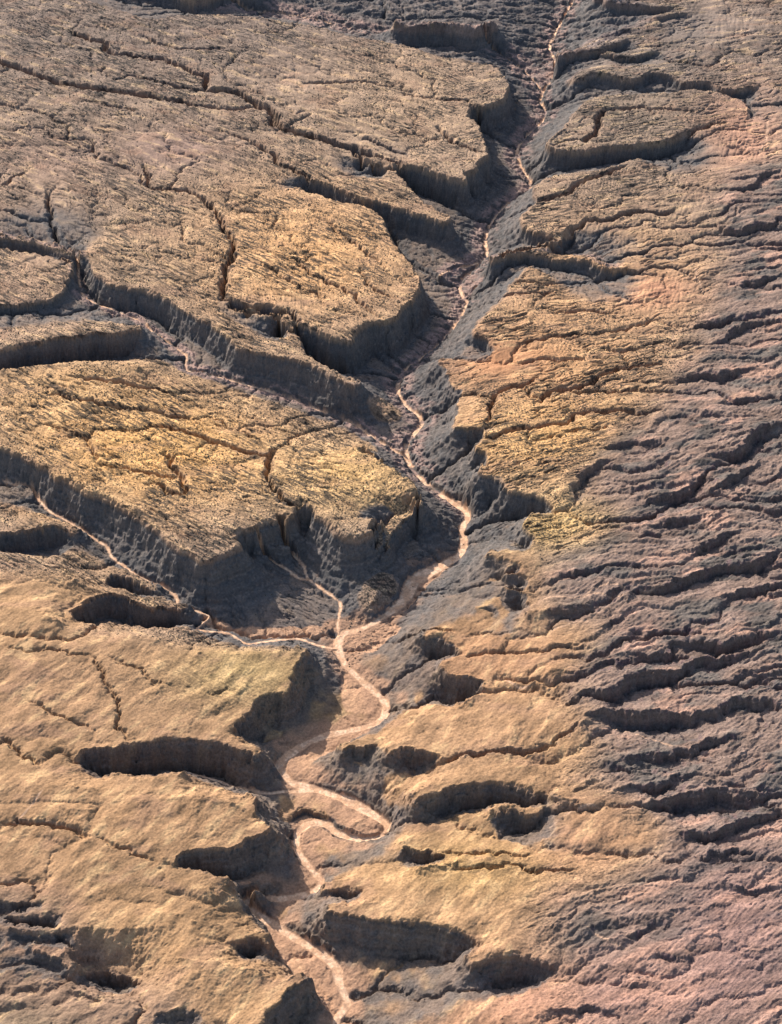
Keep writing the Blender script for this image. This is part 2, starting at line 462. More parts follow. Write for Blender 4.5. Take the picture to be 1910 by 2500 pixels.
def solve(cs, cwt, level):
    ny, nx = cs.shape
    if level == 0 or min(ny, nx) < 12:
        z = np.full((ny, nx), -30.0, F32)
    else:
        py, pxx = ny % 2, nx % 2
        c2 = np.pad(cs, ((0, py), (0, pxx))); w2 = np.pad(cwt, ((0, py), (0, pxx)))
        c2 = c2.reshape(c2.shape[0] // 2, 2, -1, 2).sum((1, 3)); w2 = w2.reshape(w2.shape[0] // 2, 2, -1, 2).sum((1, 3))
        zc = solve(c2, w2, level - 1)
        z = np.repeat(np.repeat(zc, 2, 0), 2, 1)[:ny, :nx].astype(F32)
    m = cwt > 0
    val = np.where(m, cs / np.maximum(cwt, 1e-9), 0).astype(F32)
    it = 300 if min(ny, nx) < 100 else (110 if min(ny, nx) < 700 else 70)
    for _ in range(it):
        z[m] = val[m]
        p = np.pad(z, 1, mode='edge')
        z = (p[:-2, 1:-1] + p[2:, 1:-1] + p[1:-1, :-2] + p[1:-1, 2:]) * F32(0.25)
    z[m] = val[m] * 0.85 + z[m] * 0.15
    return z


iw[0, :] += 1; iw[-1, :] += 1; iw[:, 0] += 1; iw[:, -1] += 1
isum[0, :] += 1; isum[-1, :] += 1; isum[:, 0] += 1; isum[:, -1] += 1
H = solve(csum, cw, 8)
CAP = solve(isum, iw, 8)


def blur(a, n=1):
    for _ in range(n):
        p = np.pad(a, 1, mode='edge')
        a = (p[:-2, 1:-1] + p[2:, 1:-1] + p[1:-1, :-2] + p[1:-1, 2:] + 4 * a) * F32(0.125)
    return a


# ---- zones of ground, painted from survey polygons on the plateau level
def polymask(pts, soft=8):
    pts = np.asarray(P(pts))
    x, y = ground(pts[:, 0], pts[:, 1], ZP(pts[:, 1]) - 5)
    st = 4
    X, Y = XX[::st, ::st], YY[::st, ::st]
    ins = np.zeros(X.shape, bool)
    n = len(x)
    for i in range(n):
        x0, y0, x1, y1 = x[i], y[i], x[i - 1], y[i - 1]
        c = ((y0 > Y) != (y1 > Y)) & (X < (x1 - x0) * (Y - y0) / (y1 - y0 + 1e-9) + x0)
        ins ^= c
    m = blur(ins.astype(F32), soft)
    m = np.repeat(np.repeat(m, st, 0), st, 1)
    m = np.pad(m, ((0, max(0, NY - m.shape[0])), (0, max(0, NX - m.shape[1]))), mode='edge')[:NY, :NX]
    return blur(m, 6)


Z_bad = polymask("1900,330 1680,350 1560,370 1530,450 1550,530 1530,620 1510,690 1480,780 1420,870 1330,940 1240,1030 1250,1070 1330,1110 1310,1160 1180,1210 1150,1320 1300,1340 1250,1420 1220,1480 1230,1560 1300,1600 1260,1640 1180,1690 1330,1730 1420,1780 1420,1850 1260,1890 1150,1900 1150,2010 1200,2100 1180,2400 2200,2400 2200,330", 30)
Z_low = polymask("-500,1190 120,1210 200,1240 150,1340 420,1365 720,1400 850,1300 1060,1180 1150,1190 1200,1330 1300,1340 1240,1480 1300,1600 1300,1700 1450,1800 1300,1900 1300,2400 -500,2400", 14)
Z_far = polymask("560,-60 840,90 1080,130 1180,220 1270,110 1400,40 1300,-60", 8)
Z_lbad = polymask("-300,1900 60,1910 150,1950 170,2010 300,2090 420,2150 380,2400 -300,2400", 18)

gyy, gxx = np.gradient(blur(H, 3), CELL)
slope0 = np.hypot(gxx, gyy)
flat = 1 - sstep(0.16, 0.42, slope0)

# broad undulation and badland gullies
wx = fbm(XX / 260, YY / 260, 3, 40) * 60
wy = fbm(XX / 260 + 9, YY / 260, 3, 44) * 60
bu, bv = rot(XX + wx, YY + wy, 17)
bad = ridged(bu / 260, bv / 34, 4, 50, 0.5)
H = H + Z_bad * (bad * 4.6 - 1.6) * (0.35 + 0.65 * flat)
und = fbm(XX / 190, YY / 190, 4, 60) * 5.0
H = H + und * (1 - Z_bad) * (0.3 + 0.7 * flat)
lu, lv = rot(XX + wx * .6, YY + wy * .6, 48)
H = H + Z_low * (1 - Z_bad) * flat * (ridged(lu / 170, lv / 80, 3, 64, 0.4) * 3.6 * sstep(-.4, .5, fbm(XX / 200, YY / 200, 2, 65)) - 1)
H = H + Z_lbad * (ridged(lu / 120, lv / 50, 3, 66, 0.45) * 3.5 - 1)
H = H + Z_far * (ridged(XX / 120, YY / 60, 3, 68, 0.5) * 7 - 3)


def stamp(lines_w, out, prof):
    R = int(max(w for _, w, _ in lines_w) / CELL) + 2
    for l, w, d in lines_w:
        i = ((l[:, 0] - GX0) / CELL - 0.5); j = ((l[:, 1] - GY0) / CELL - 0.5)
        i0 = np.round(i).astype(int); j0 = np.round(j).astype(int)
        s = np.arange(len(l)) * 2.2
        e = np.minimum(s, s[::-1])
        dd = d * 1.7 * sstep(-15, 45, e) * (1 + .3 * noise(s / 40, s * 0 + l[0, 0] * .01, 9))
        ww = w * (1 + .35 * noise(s / 30, s * 0 + l[0, 1] * .01, 12))
        r = int(w * 1.4 / CELL) + 1
        for a in range(-r, r + 1):
            for b in range(-r, r + 1):
                ii = i0 + a; jj = j0 + b
                ok = (ii >= 0) & (ii < NX) & (jj >= 0) & (jj < NY)
                dist = np.hypot(ii - i, jj - j) * CELL
                v = dd * prof(np.clip(dist / ww, 0, 1))
                np.maximum.at(out, (jj[ok], ii[ok]), v[ok].astype(F32))
    return out


cut = np.zeros((NY, NX), F32)
cl = []
for w, d, pts in CR:
    a = np.asarray(pts)
    l = densify(pts, ZP(a[:, 1]))
    s = np.arange(len(l)) * 2.2
    tang = np.gradient(l[:, :2], axis=0); tang /= np.hypot(tang[:, 0], tang[:, 1])[:, None] + 1e-9
    jg = fbm(s / 45 + a[0, 0], s * 0 + a[0, 1], 4, 21) * 9
    l[:, 0] += -tang[:, 1] * jg; l[:, 1] += tang[:, 0] * jg
    if a[:, 1].mean() > 1330: d = d * .6; w = w * .8
    cl.append((l, w, d))
stamp(cl, cut, lambda t: 1 - t ** 1.6)
H = H - cut

# gullies: stripes that run down the slope
def gullies(H, lam, amp, seed, mask):
    hy, hx = np.gradient(blur(H, int(max(2, lam / 5))), CELL)
    sl = np.hypot(hx, hy) + 1e-5
    sx_, sy_ = -hy / sl, hx / sl
    cell = lam * 1.6
    u = XX / cell; v = YY / cell
    iu = np.floor(u).astype(np.int32); iv = np.floor(v).astype(np.int32)
    num = np.zeros_like(H); den = np.zeros_like(H) + 1e-6
    for a in (-1, 0, 1):
        for b in (-1, 0, 1):
            k = _h(iu + a, iv + b, seed); k2 = _perm[k]
            dx = (u - (iu + a + _rv[k])); dy = (v - (iv + b + _rv[k2]))
            w = np.exp(-(dx * dx + dy * dy) * 2.2)
            ph = (dx * sx_ + dy * sy_) * (cell / lam) * 2 * math.pi + _rv[_perm[k2]] * 1.5
            num += w * np.cos(ph); den += w
    return H + (num / den) * amp * np.clip(sl * 1.6, 0, 1.0) * mask


CALM = np.zeros((NY, NX), F32)
for (qx, qy, qr) in ((1250, 2180, 260), (1600, 2080, 260), (1560, 1950, 120), (1000, 2190, 120)):
    a_, b_ = ground(qx, qy, -50); CALM = np.maximum(CALM, np.exp(-((XX - a_) ** 2 + (YY - b_) ** 2) / qr ** 2))
H = H - Z_bad * CALM * (bad * 4.6 - 1.6) * (0.35 + 0.65 * flat) * .6
rimn = np.clip(blur(topm, 14) * 9, 0, 1)
for lam, amp, seed in ((75, 3.4, 70), (36, 2.0, 71), (18, 1.6, 72), (10, 1.1, 73)):
    H = gullies(H, lam, amp, seed, (1 - 0.45 * Z_low * (1 - Z_bad)) * (1 - .85 * rimn * (1 - .8 * Z_bad)) * (1 + .6 * Z_bad) * (1 - .62 * sstep(2400, 2800, YY) * (1 - Z_bad)))

# ---- drainage: route water over the ground and cut branching gullies
def drain(Hs, T, base, XS, YS, seedn):
    Z = (Hs + T + fbm(XS / 42, YS / 42, 4, seedn) * 2.4).astype(np.float64)
    ny, nx = Z.shape
    W = nx + 2
    z = np.full((ny + 2, W), -1e9); z[1:-1, 1:-1] = Z
    done = np.ones((ny + 2, W), bool); done[1:-1, 1:-1] = False
    zl_ = z.ravel().tolist(); dn = bytearray(done.ravel().astype(np.uint8).tobytes())
    b = np.zeros((ny + 2, W), bool); b[1:-1, 1:-1] = base
    b[1, 1:-1] = b[-2, 1:-1] = True; b[1:-1, 1] = b[1:-1, -2] = True
    heap = [(zl_[i], i) for i in np.flatnonzero(b.ravel()).tolist()]
    for _, i in heap: dn[i] = 1
    heapq.heapify(heap)
    pop, push = heapq.heappop, heapq.heappush
    offs = (1, -1, W, -W, W + 1, W - 1, -W + 1, -W - 1)
    order = []
    while heap:
        v, i = pop(heap); order.append(i)
        for o in offs:
            j = i + o
            if not dn[j]:
                dn[j] = 1
                w = zl_[j]
                if w < v + 1e-3:
                    w = v + 1e-3; zl_[j] = w
                push(heap, (w, j))
    zf = np.array(zl_).reshape(ny + 2, W)
    zf[0] = zf[-1] = 1e9; zf[:, 0] = zf[:, -1] = 1e9
    best = np.zeros((ny, nx)); rec = np.zeros((ny, nx), np.int64)
    c = zf[1:-1, 1:-1]; me_ = np.arange((ny + 2) * W).reshape(ny + 2, W)[1:-1, 1:-1]
    for dy_ in (-1, 0, 1):
        for dx_ in (-1, 0, 1):
            if dx_ or dy_:
                sl = (c - zf[1 + dy_:ny + 1 + dy_, 1 + dx_:nx + 1 + dx_]) / math.hypot(dx_, dy_)
                m = sl > best
                best[m] = sl[m]; rec[m] = (me_ + dy_ * W + dx_)[m]
    rec[b[1:-1, 1:-1]] = 0
    R_ = np.zeros((ny + 2) * W, np.int64); R_.reshape(ny + 2, W)[1:-1, 1:-1] = rec
    rl = R_.tolist(); A = [1.0] * len(rl)
    for i in reversed(order):
        k = rl[i]
        if k: A[k] += A[i]
    return np.array(A).reshape(ny + 2, W)[1:-1, 1:-1].astype(F32)


rvl = lines[0]; o_ = np.argsort(rvl[:, 1])
xr = np.interp(YY, rvl[o_, 1], rvl[o_, 0]).astype(F32)
ex = XX - xr
T = 0.05 * (np.sqrt(ex * ex + 900) * .95) + 0.05 * (YY - 2000) * np.where(ex < 0, .42, .30) * sstep(0, 200, np.abs(ex))
T = T * (1 + .6 * Z_bad)
base = np.zeros((NY, NX), bool)
for l in lines:
    i = np.clip(((l[:, 0] - GX0) / CELL).astype(int), 0, NX - 1); j = np.clip(((l[:, 1] - GY0) / CELL).astype(int), 0, NY - 1)
    base[j, i] = True
CANM = ((1 - sstep(.15, .4, CAP)) * (1 - Z_bad)).astype(F32)
for ST in (2, 1):
    XS, YS = XX[::ST, ::ST], YY[::ST, ::ST]
    bs = base[:NY // ST * ST, :NX // ST * ST].reshape(NY // ST, ST, NX // ST, ST).any((1, 3))
    bs = np.pad(bs, ((0, XS.shape[0] - bs.shape[0]), (0, XS.shape[1] - bs.shape[1])))
    zbs, zls = Z_bad[::ST, ::ST], Z_low[::ST, ::ST] * (1 - Z_bad[::ST, ::ST])
    A = drain(blur(H, 2)[::ST, ::ST], (T * (1.0 if ST == 2 else .8))[::ST, ::ST], bs, XS, YS, 210)
    area = A * (CELL * ST) ** 2
    if ST == 2:
        dpt = np.clip(.20 * area ** .28 - 1.3, 0, 9) * (1 + .6 * zbs + .1 * zls)
        dpt = (dpt * .55 + blur(dpt, 1) * 1.1 + blur(dpt, 8) * 1.6).astype(F32)
    else:
        dpt = np.clip(.23 * area ** .25 - .72, 0, 6) * (1 + .7 * zbs - .25 * zls + 1.1 * (1 - zbs) * (1 - zls))
        dpt = (dpt * .9 + blur(dpt, 2) * 1.5 + blur(dpt, 12) * 1.6).astype(F32)
    up2 = lambda a: np.repeat(np.repeat(a, ST, 0), ST, 1)[:NY, :NX]
    cutd = up2(dpt)
    cutd = np.pad(cutd, ((0, NY - cutd.shape[0]), (0, NX - cutd.shape[1])), mode='edge')
    H = H - blur(cutd, 2 if ST == 2 else 1) * .55 * (1 - .4 * rimn * (1 - Z_bad)) * (1 - .45 * CALM) * (1 + .9 * CANM)
    ACC = up2(area)
ACC = np.pad(ACC, ((0, NY - ACC.shape[0]), (0, NX - ACC.shape[1])), mode='edge')
lacc = blur(sstep(3.1, 5.0, np.log10(np.maximum(ACC, 1))).astype(F32), 1)
near = np.zeros((NY, NX), F32)
stamp([(lines[0], 50.0, 1.0), (lines[1], 30.0, 1.0), (lines[6], 34.0, 1.0), (lines[7], 40.0, 1.0), (lines[8], 70.0, 1.0)], near, lambda t: 1 - t)
near = np.clip(near / 1.7, 0, 1)
near *= sstep(2900, 3300, YY)
su, sv = rot(XX + wx * .4, YY + wy * .4, -34)
H = H + near * (ridged(su / 55, sv / 17, 4, 190, .58) * 8 - 3)

# flat sandy floors of the washes
track = np.zeros((NY, NX), F32)
stamp([(densify(P(q), ZP(np.asarray(P(q))[:, 1])), w_, 1.0) for w_, q in (
    (5, "1610,50 1600,75 1575,105 1560,150 1575,190"), (5, "1650,250 1645,300 1628,332"), (4, "1490,560 1500,600 1512,640"), (4, "600,150 660,185 720,192 760,178"),
    (5, "1410,760 1440,740 1450,715 1480,705"), (5, "1140,1290 1180,1283 1230,1291 1270,1281 1310,1287 1360,1284"), (4, "1140,1340 1200,1345 1250,1334 1290,1346"),
    (4, "1160,1783 1210,1750 1260,1735 1340,1745"), (4, "1250,1965 1255,1990 1300,2020 1370,2050"), (4, "1240,1290 1300,1260 1370,1275 1440,1262"),
    (4, "1050,1430 1080,1440 1120,1462 1170,1455 1200,1462"), (4, "0,1768 40,1755 90,1700 110,1680"), (4, "1270,1552 1330,1560 1420,1590 1500,1640"))], track, lambda t: 1 - t)
H = H - np.clip(track / 1.7, 0, 1) * 1.2
bed = np.zeros((NY, NX), F32); bedz = np.zeros((NY, NX), F32)


def floor(l, wid, edge):
    i = ((l[:, 0] - GX0) / CELL - 0.5); j = ((l[:, 1] - GY0) / CELL - 0.5)
    i0 = np.round(i).astype(int); j0 = np.round(j).astype(int)
    r = int((wid.max() + edge) / CELL) + 1
    for a in range(-r, r + 1):
        for b in range(-r, r + 1):
            ii = i0 + a; jj = j0 + b
            dist = np.hypot(ii - i, jj - j) * CELL
            v = np.clip(1 - (dist - wid) / edge, 0, 1)
            ok = (ii >= 0) & (ii < NX) & (jj >= 0) & (jj < NY) & (v > 0)
            ia, ja, va, za = ii[ok], jj[ok], v[ok].astype(F32), l[ok, 2].astype(F32)
            better = va > bed[ja, ia]
            o = np.argsort(va[better])
            bed[ja[better][o], ia[better][o]] = va[better][o]
            bedz[ja[better][o], ia[better][o]] = za[better][o]


rv = lines[0]
_, rpy = sheet(rv[:, 0], rv[:, 1], rv[:, 2])
rpx, _ = sheet(rv[:, 0], rv[:, 1], rv[:, 2])
apron = np.zeros((NY, NX), F32)
rw = np.interp(rpy, [0, 500, 900, 1040, 1130, 1200, 1260, 1340, 1450, 1600, 1680, 1730, 1790, 1850, 1990, 2060, 2200],
               [2, 2, 2.5, 4, 6, 7, 13, 7, 5, 5, 7, 9, 5, 4.5, 6, 6, 5])
s_r = np.arange(len(rv)) * 2.2
rw = rw * (1 + .45 * fbm(s_r / 60, s_r * 0 + .5, 3, 240))
for l, (_, _, _, w) in zip(lines[1:], WASHES):
    floor(l, float(w) * (1 + .5 * noise(np.arange(len(l)) / 14, np.full(len(l), w * 3.7), 241)), 4.5)
floor(rv, rw, 6.0)
stamp([(rv, 58.0, 1.0)], apron, lambda t: 1 - t)
apron = np.clip(apron / 1.7, 0, 1)
apron *= sstep(3150, 2850, YY)
bz = bedz
H = H * (1 - sstep(0, 1, bed)) + (bz) * sstep(0, 1, bed)
# incised modern channel inside the bed
print("grid", H.shape, float(H.min()), float(H.max()))

Hb = blur(H, 5)
gyy, gxx = np.gradient(Hb, CELL)
SLOPE = np.hypot(gxx, gyy)
gyy, gxx = np.gradient(blur(H, 30), CELL)
SLOPEW = np.hypot(gxx, gyy)

# ------------------------------------------------------------------ terrain sheet (denser where it is near)
def samp(A, x, y):
    w_, h_ = NX - 2.0, NY - 2.0            # mirrored past the surveyed ground
    fx = (x - GX0) / CELL - 0.5; fx = w_ - np.abs(np.mod(fx, 2 * w_) - w_)
    fy = (y - GY0) / CELL - 0.5; fy = h_ - np.abs(np.mod(fy, 2 * h_) - h_)
    i = fx.astype(np.int32); j = fy.astype(np.int32); a = (fx - i).astype(F32); b = (fy - j).astype(F32)
    return (A[j, i] * (1 - a) + A[j, i + 1] * a) * (1 - b) + (A[j + 1, i] * (1 - a) + A[j + 1, i + 1] * a) * b


NR, NC = 2150, 1080
py_ = np.linspace(2199 * 1.05, -2199 * 0.05, NR)
_, yr = ground(np.full(NR, 840.0), py_, -30.0)
half = np.abs(ground(np.full(NR, 0.0), py_, -30.0)[0])
p_ = yr[0] - np.cumsum(np.minimum(1.6 * 1.03 ** np.arange(110), 12))
ypre = np.r_[[-60000., -20000, -6000, -2000, -500, 0, 300], p_[::-1][p_[::-1] > 420]]
q_ = np.cumsum(np.minimum(5 * 1.03 ** np.arange(120), 40))
ypost = yr[-1] + np.r_[q_, q_[-1] + np.array([200., 600, 1500, 4000, 10000, 25000, 60000, 100000])]
yr = np.r_[ypre, yr, ypost]
half = np.r_[np.full(len(ypre), half[0]), half, np.full(len(ypost), half[-1])]
us = np.linspace(-1.08, 1.08, NC)
g_ = np.cumsum(np.minimum(0.0022 * 1.02 ** np.arange(190), .012))
ext = np.r_[g_, g_[-1] + np.array([.05, .12, .25, .5, 1, 2, 5, 15, 50])]
us = np.r_[-(1.08 + ext[::-1]), us, 1.08 + ext]
VX = (us[None, :] * half[:, None]).astype(F32)
VY = np.repeat(yr[:, None], len(us), 1).astype(F32)
nr, nc = VX.shape
# edge roughening: small warp so cliffs read as broken rock
swx = fbm(VX / 20, VY / 20, 4, 80, .6) * 4.8; swy = fbm(VX / 20, VY / 20, 4, 85, .6) * 4.8
bedv = samp(bed, VX, VY)
kw = 1 - sstep(0, .6, bedv)
sxp = VX + swx * kw; syp = VY + swy * kw
VZ = samp(H, sxp, syp)
slope = samp(SLOPE, sxp, syp); slopew = samp(SLOPEW, sxp, syp)
zb = samp(Z_bad, VX, VY); zl = samp(Z_low, VX, VY) * (1 - zb); zf = samp(Z_far, VX, VY); zlb = samp(Z_lbad, VX, VY)
cutv = samp(cut, VX, VY)
up = (1 - zb) * (1 - zl)                       # jointed slickrock country
cap = sstep(.30, .45, samp(CAP, sxp, syp))
steep = np.clip(sstep(0.42, 0.8, slope) * (1 - cap) + sstep(.7, 1.1, slope) * cap, 0, 1)
# knobbly jointed rock
left = sstep(200, -100, VX - (VY - 3600) * 0.12)
ju, jv = rot(VX, VY, -36); ru, rvv = rot(VX, VY, 16)
jx = ju * left + ru * (1 - left); jy = jv * left + rvv * (1 - left)
scl = np.interp(VY, [1700, 3600, 5600], [0.9, 1.0, 1.45])
patch = sstep(-0.35, 0.35, fbm(VX / 170, VY / 170, 3, 90))
pa = fbm(VX / 110 + 5, VY / 110, 3, 93)
wj = fbm(VX / 40, VY / 40, 2, 97) * 4
n1 = np.abs(noise((ju + wj) / (21 * scl), (jv + wj) / (6.5 * scl), 100)) * left + np.abs(noise((ru + wj) / (17 * scl), (rvv + wj) / (7 * scl), 101)) * (1 - left)
n2 = np.abs(noise(VX / (6.2 * scl) + 3, VY / (7.5 * scl), 102))
n3 = noise(VX / (3.4 * scl), VY / (4.2 * scl), 103)
knob = np.minimum(n1 * 2.4, 1) * 1.3 + np.minimum(n2 * 2.6, 1) * 0.5
amp = up * (1 - steep) * (0.6 + 1.0 * patch) * scl
VZ = VZ + (knob - 1.4) * amp * kw * np.interp(VY, [3000, 5000], [1.0, .6])
# long joints
lj = np.abs(fbm((ju + wj * 2) / 120, (jv + wj * 2) / 17, 2, 110)) * left + np.abs(fbm((ru + wj * 2) / 110, (rvv + wj * 2) / 19, 2, 111)) * (1 - left)
VZ = VZ - np.clip(1 - lj * 6, 0, 1) * 5.5 * up * (1 - steep) * sstep(-.3, .2, pa) * kw
# walls: ribs and ledges
led = np.sin((VZ + noise(VX / 60, VY / 60, 120) * 4) * (2 * math.pi / 13.0))
rough = fbm(VX / 13, VY / 13, 3, 121) * 1.6
VZ = VZ + steep * (rough + led * 1.6) * kw
# badlands and lower hills: softer, finer rills
ra, rb_ = rot(VX, VY, 20)
lra, lrb = rot(VX, VY, 50)
ra2, rb2 = rot(VX, VY, 42)
VZ = VZ + (zb * (ridged(ra2 / 40, rb2 / 9, 3, 130, .5) * .8) + zl * (fbm(lra / 34, lrb / 17, 3, 134) * .9 + ridged(lra / 15, lrb / 6, 2, 135) * .3)) * (1 - steep * .5) * kw
VZ = VZ + zf * ridged(VX / 40, VY / 22, 3, 140) * 2.5
VZ = VZ + (noise(VX / 9, VY / 9, 144) * .25) * (1 - kw)
# let the ground run out flat to the horizon
r = np.maximum(np.abs(VX) - 4200, np.maximum(VY - 9500, 300 - VY))
VZ = np.where(r > 0, VZ * np.exp(-np.clip(r, 0, 1e6) / 1500), VZ).astype(F32)

# ------------------------------------------------------------------ rock and soil colours (what the ground is made of)
SX, SY = sheet(VX, VY, VZ * 0 - 20)
col = np.zeros(VX.shape + (3,), F32)


def lin(r_, g_, b_):
    c = np.array([r_, g_, b_]) / 255.0
    return np.where(c <= 0.04045, c / 12.92, ((c + 0.055) / 1.055) ** 2.4).astype(F32)


def mixc(c, m):
    global col
    m = np.clip(m, 0, 1)[..., None].astype(F32)
    col = col * (1 - m) + np.asarray(c, F32) * m


def blob(x, y, rx, ry):
    return np.exp(-(((SX - x) / rx) ** 2 + ((SY - y) / ry) ** 2))


cn = fbm(VX / 300, VY / 300, 4, 150)
cn2 = fbm(VX / 45, VY / 45, 4, 156)
col[:] = lin(142, 120, 102)
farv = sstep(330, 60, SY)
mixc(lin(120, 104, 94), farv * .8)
for (x, y, rx, ry, c, k) in [
        (330, 960, 300, 150, (212, 162, 100), .9), (650, 560, 260, 150, (206, 158, 108), .9), (750, 1030, 170, 90, (196, 158, 106), .9),
        (120, 850, 200, 80, (196, 154, 106), .8), (1200, 800, 260, 230, (184, 142, 102), .9), (1150, 960, 200, 90, (196, 152, 100), .9),
        (1350, 600, 200, 120, (182, 142, 104), .8), (1400, 640, 90, 40, (160, 112, 88), .8), (1080, 780, 120, 50, (158, 114, 84), .9),
        (1180, 1140, 160, 60, (186, 152, 100), .9), (900, 230, 200, 150, (166, 138, 112), .8), (250, 560, 240, 100, (160, 132, 104), .7),
        (380, 330, 130, 50, (126, 104, 94), .9), (100, 350, 150, 60, (138, 112, 98), .6), (1450, 120, 200, 120, (120, 106, 96), .8),
        (1380, 260, 200, 70, (132, 114, 98), .8), (1600, 300, 100, 100, (168, 126, 104), .8), (60, 620, 160, 120, (160, 130, 106), .7)]:
    mixc(lin(*c), blob(x, y, rx, ry) * k)
mixc(lin(120, 101, 91), zb * .95)
mixc(lin(84, 80, 76), zb * sstep(-.1, .5, fbm(ra / 130, rb_ / 70, 4, 160)) * .8)
mixc(lin(164, 130, 112), zb * sstep(.2, .7, fbm(ra / 160 + 7, rb_ / 60, 4, 165)) * .8)
mixc(lin(146, 115, 86), zl * .95)
mixc(lin(134, 106, 78), zl * sstep(-.2, .5, cn) * .6)
for (x, y, rx, ry, c, k) in [
        (150, 1270, 220, 80, (166, 132, 98), .8), (100, 1480, 160, 90, (150, 118, 90), .7), (520, 1430, 140, 60, (166, 140, 98), .9),
        (250, 1740, 300, 80, (158, 124, 92), .8), (260, 1960, 200, 70, (160, 126, 92), .7), (420, 2120, 220, 70, (170, 134, 98), .8),
        (1050, 1560, 200, 80, (158, 124, 94), .8), (1080, 1830, 200, 70, (172, 138, 92), .9), (900, 1930, 200, 40, (166, 132, 98), .8),
        (1040, 1400, 160, 70, (164, 124, 94), .7), (1250, 1800, 150, 90, (162, 124, 96), .8), (40, 2180, 110, 60, (110, 104, 74), .9),
        (1300, 2120, 260, 90, (168, 124, 108), .8), (1600, 2000, 160, 200, (156, 116, 108), .7), (1050, 2180, 300, 40, (160, 120, 96), .7)]:
    mixc(lin(*c), blob(x, y, rx, ry) * k * (1 - zb * .5))
mixc(lin(118, 98, 86), zlb * .7)
mixc(lin(80, 73, 76), zf * .9)
mixc(lin(150, 132, 124), zf * sstep(.5, .9, ridged(VX / 90, VY / 36, 3, 230)) * .6)
st1 = fbm((ju + wj) / 95, (jv + wj) / 20, 4, 181) * left + fbm((ru + wj) / 95, (rvv + wj) / 20, 4, 182) * (1 - left)
st2 = fbm(lra / 70, lrb / 24, 4, 183)
stx = st1 * (1 - zl) + st2 * zl
col *= (1 + 0.14 * cn2 + 0.30 * stx + 0.10 * noise(VX / 7, VY / 7, 170))[..., None]
mixc(lin(196, 164, 120), sstep(.25, .7, stx) * .35 * (1 - zb))
mixc(lin(142, 110, 90), sstep(.2, .7, fbm(VX / 130, VY / 60, 3, 184)) * .35 * (1 - zb))
mixc(lin(80, 73, 74), zb * sstep(.35, .7, slope) * .8)
mixc(lin(98, 76, 78), zb * sstep(.35, .7, slope) * sstep(0, .4, noise(VX / 11, VY / 40, 180)) * .6)
mixc(lin(170, 140, 120), samp(lacc, VX, VY) * zb * sstep(4.6, 5.4, np.log10(np.maximum(samp(ACC, VX, VY), 1))) * .7)
# talus and shale on the canyon walls are dark grey
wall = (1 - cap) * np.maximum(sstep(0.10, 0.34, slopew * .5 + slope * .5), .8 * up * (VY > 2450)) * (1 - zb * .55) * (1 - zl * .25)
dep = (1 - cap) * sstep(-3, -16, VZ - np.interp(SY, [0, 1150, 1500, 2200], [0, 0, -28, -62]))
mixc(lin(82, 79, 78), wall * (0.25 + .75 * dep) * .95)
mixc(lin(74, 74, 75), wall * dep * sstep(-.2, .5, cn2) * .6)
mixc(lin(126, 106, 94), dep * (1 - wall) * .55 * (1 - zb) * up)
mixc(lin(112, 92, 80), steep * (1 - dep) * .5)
# rock beds: thin darker and paler layers that follow the level
zz = VZ + noise(VX / 140, VY / 140, 186) * 7 + noise(VX / 17, VY / 17, 187) * 1.2
bed1 = noise(zz / 5.5, zz * 0 + 3.3, 188) + .6 * noise(zz / 2.6, zz * 0 + 9.1, 189)
col *= (1 + bed1 * .3 * np.clip(wall + steep, 0, 1) * (1 - .5 * zb))[..., None]
mixc(lin(120, 104, 94), steep * (1 - cap) * sstep(.25, .6, bed1) * .25)
for q in range(3):      # rubble streaks on talus
    tal = sstep(.45, .75, fbm(VX / (9 + 5 * q), VY / (9 + 5 * q), 3, 220 + q))
    mixc(lin(128, 114, 104), tal * dep * (1 - steep) * .28 * (1 - zl))
# sand
nearv = samp(near, VX, VY)
ju2, jv2 = rot(VX, VY, -34)
mixc(lin(150, 124, 114), sstep(.1, .5, nearv) * sstep(0, .45, ridged(ju2 / 42, jv2 / 11, 3, 195, .6) - .3) * .8 * (1 - steep))
apv = samp(apron, VX, VY)
flv = samp(blur(FLATM.astype(F32), 6), VX, VY)
mixc(lin(180, 141, 112), sstep(.2, .7, flv + fbm(VX / 30, VY / 30, 3, 179) * .3) * .8)
mixc(lin(156, 122, 98), sstep(.2, .65, apv + fbm(VX / 60, VY / 60, 3, 178) * .35) * sstep(.75, .3, slope) * .85)
gap = sstep(-.35, -.05, noise(VX / 38, VY / 38, 177))
gap = np.where(VY > 3150, gap, 1)
sand = sstep(.40, .85, bedv + fbm(VX / 11, VY / 11, 3, 175) * .42) * gap
mixc(lin(178, 146, 122), sstep(.25, .7, np.clip(samp(track, VX, VY) / 1.7, 0, 1) + noise(VX / 9, VY / 9, 231) * .2) * sstep(-.5, 0, noise(VX / 60, VY / 60, 232)) * .75)
mixc(lin(186, 148, 118), sand)
mixc(lin(214, 180, 150), sand * sstep(.72, .95, bedv) * sstep(-.3, .3, fbm(VX / 22, VY / 22, 3, 176)) * .8)
mixc(lin(150, 120, 100), sand * sstep(.1, .5, fbm(VX / 12, VY / 12, 3, 233)) * .55)
col = np.clip(col, 0.01, 0.8)
kk_ = blob(470, 1450, 170, 70) + blob(1080, 1830, 180, 40) + .6 * blob(1150, 1610, 150, 30) + .6 * blob(250, 1430, 150, 60)
bare = np.zeros_like(VX)
for (x, y, rx, ry) in [(1400, 640, 90, 45), (1090, 775, 130, 40), (980, 870, 40, 60), (360, 330, 140, 60), (1560, 60, 120, 60), (1620, 330, 90, 110),
                       (640, 180, 120, 60), (100, 430, 60, 120)]:
    bare = np.maximum(bare, blob(x, y, rx, ry))
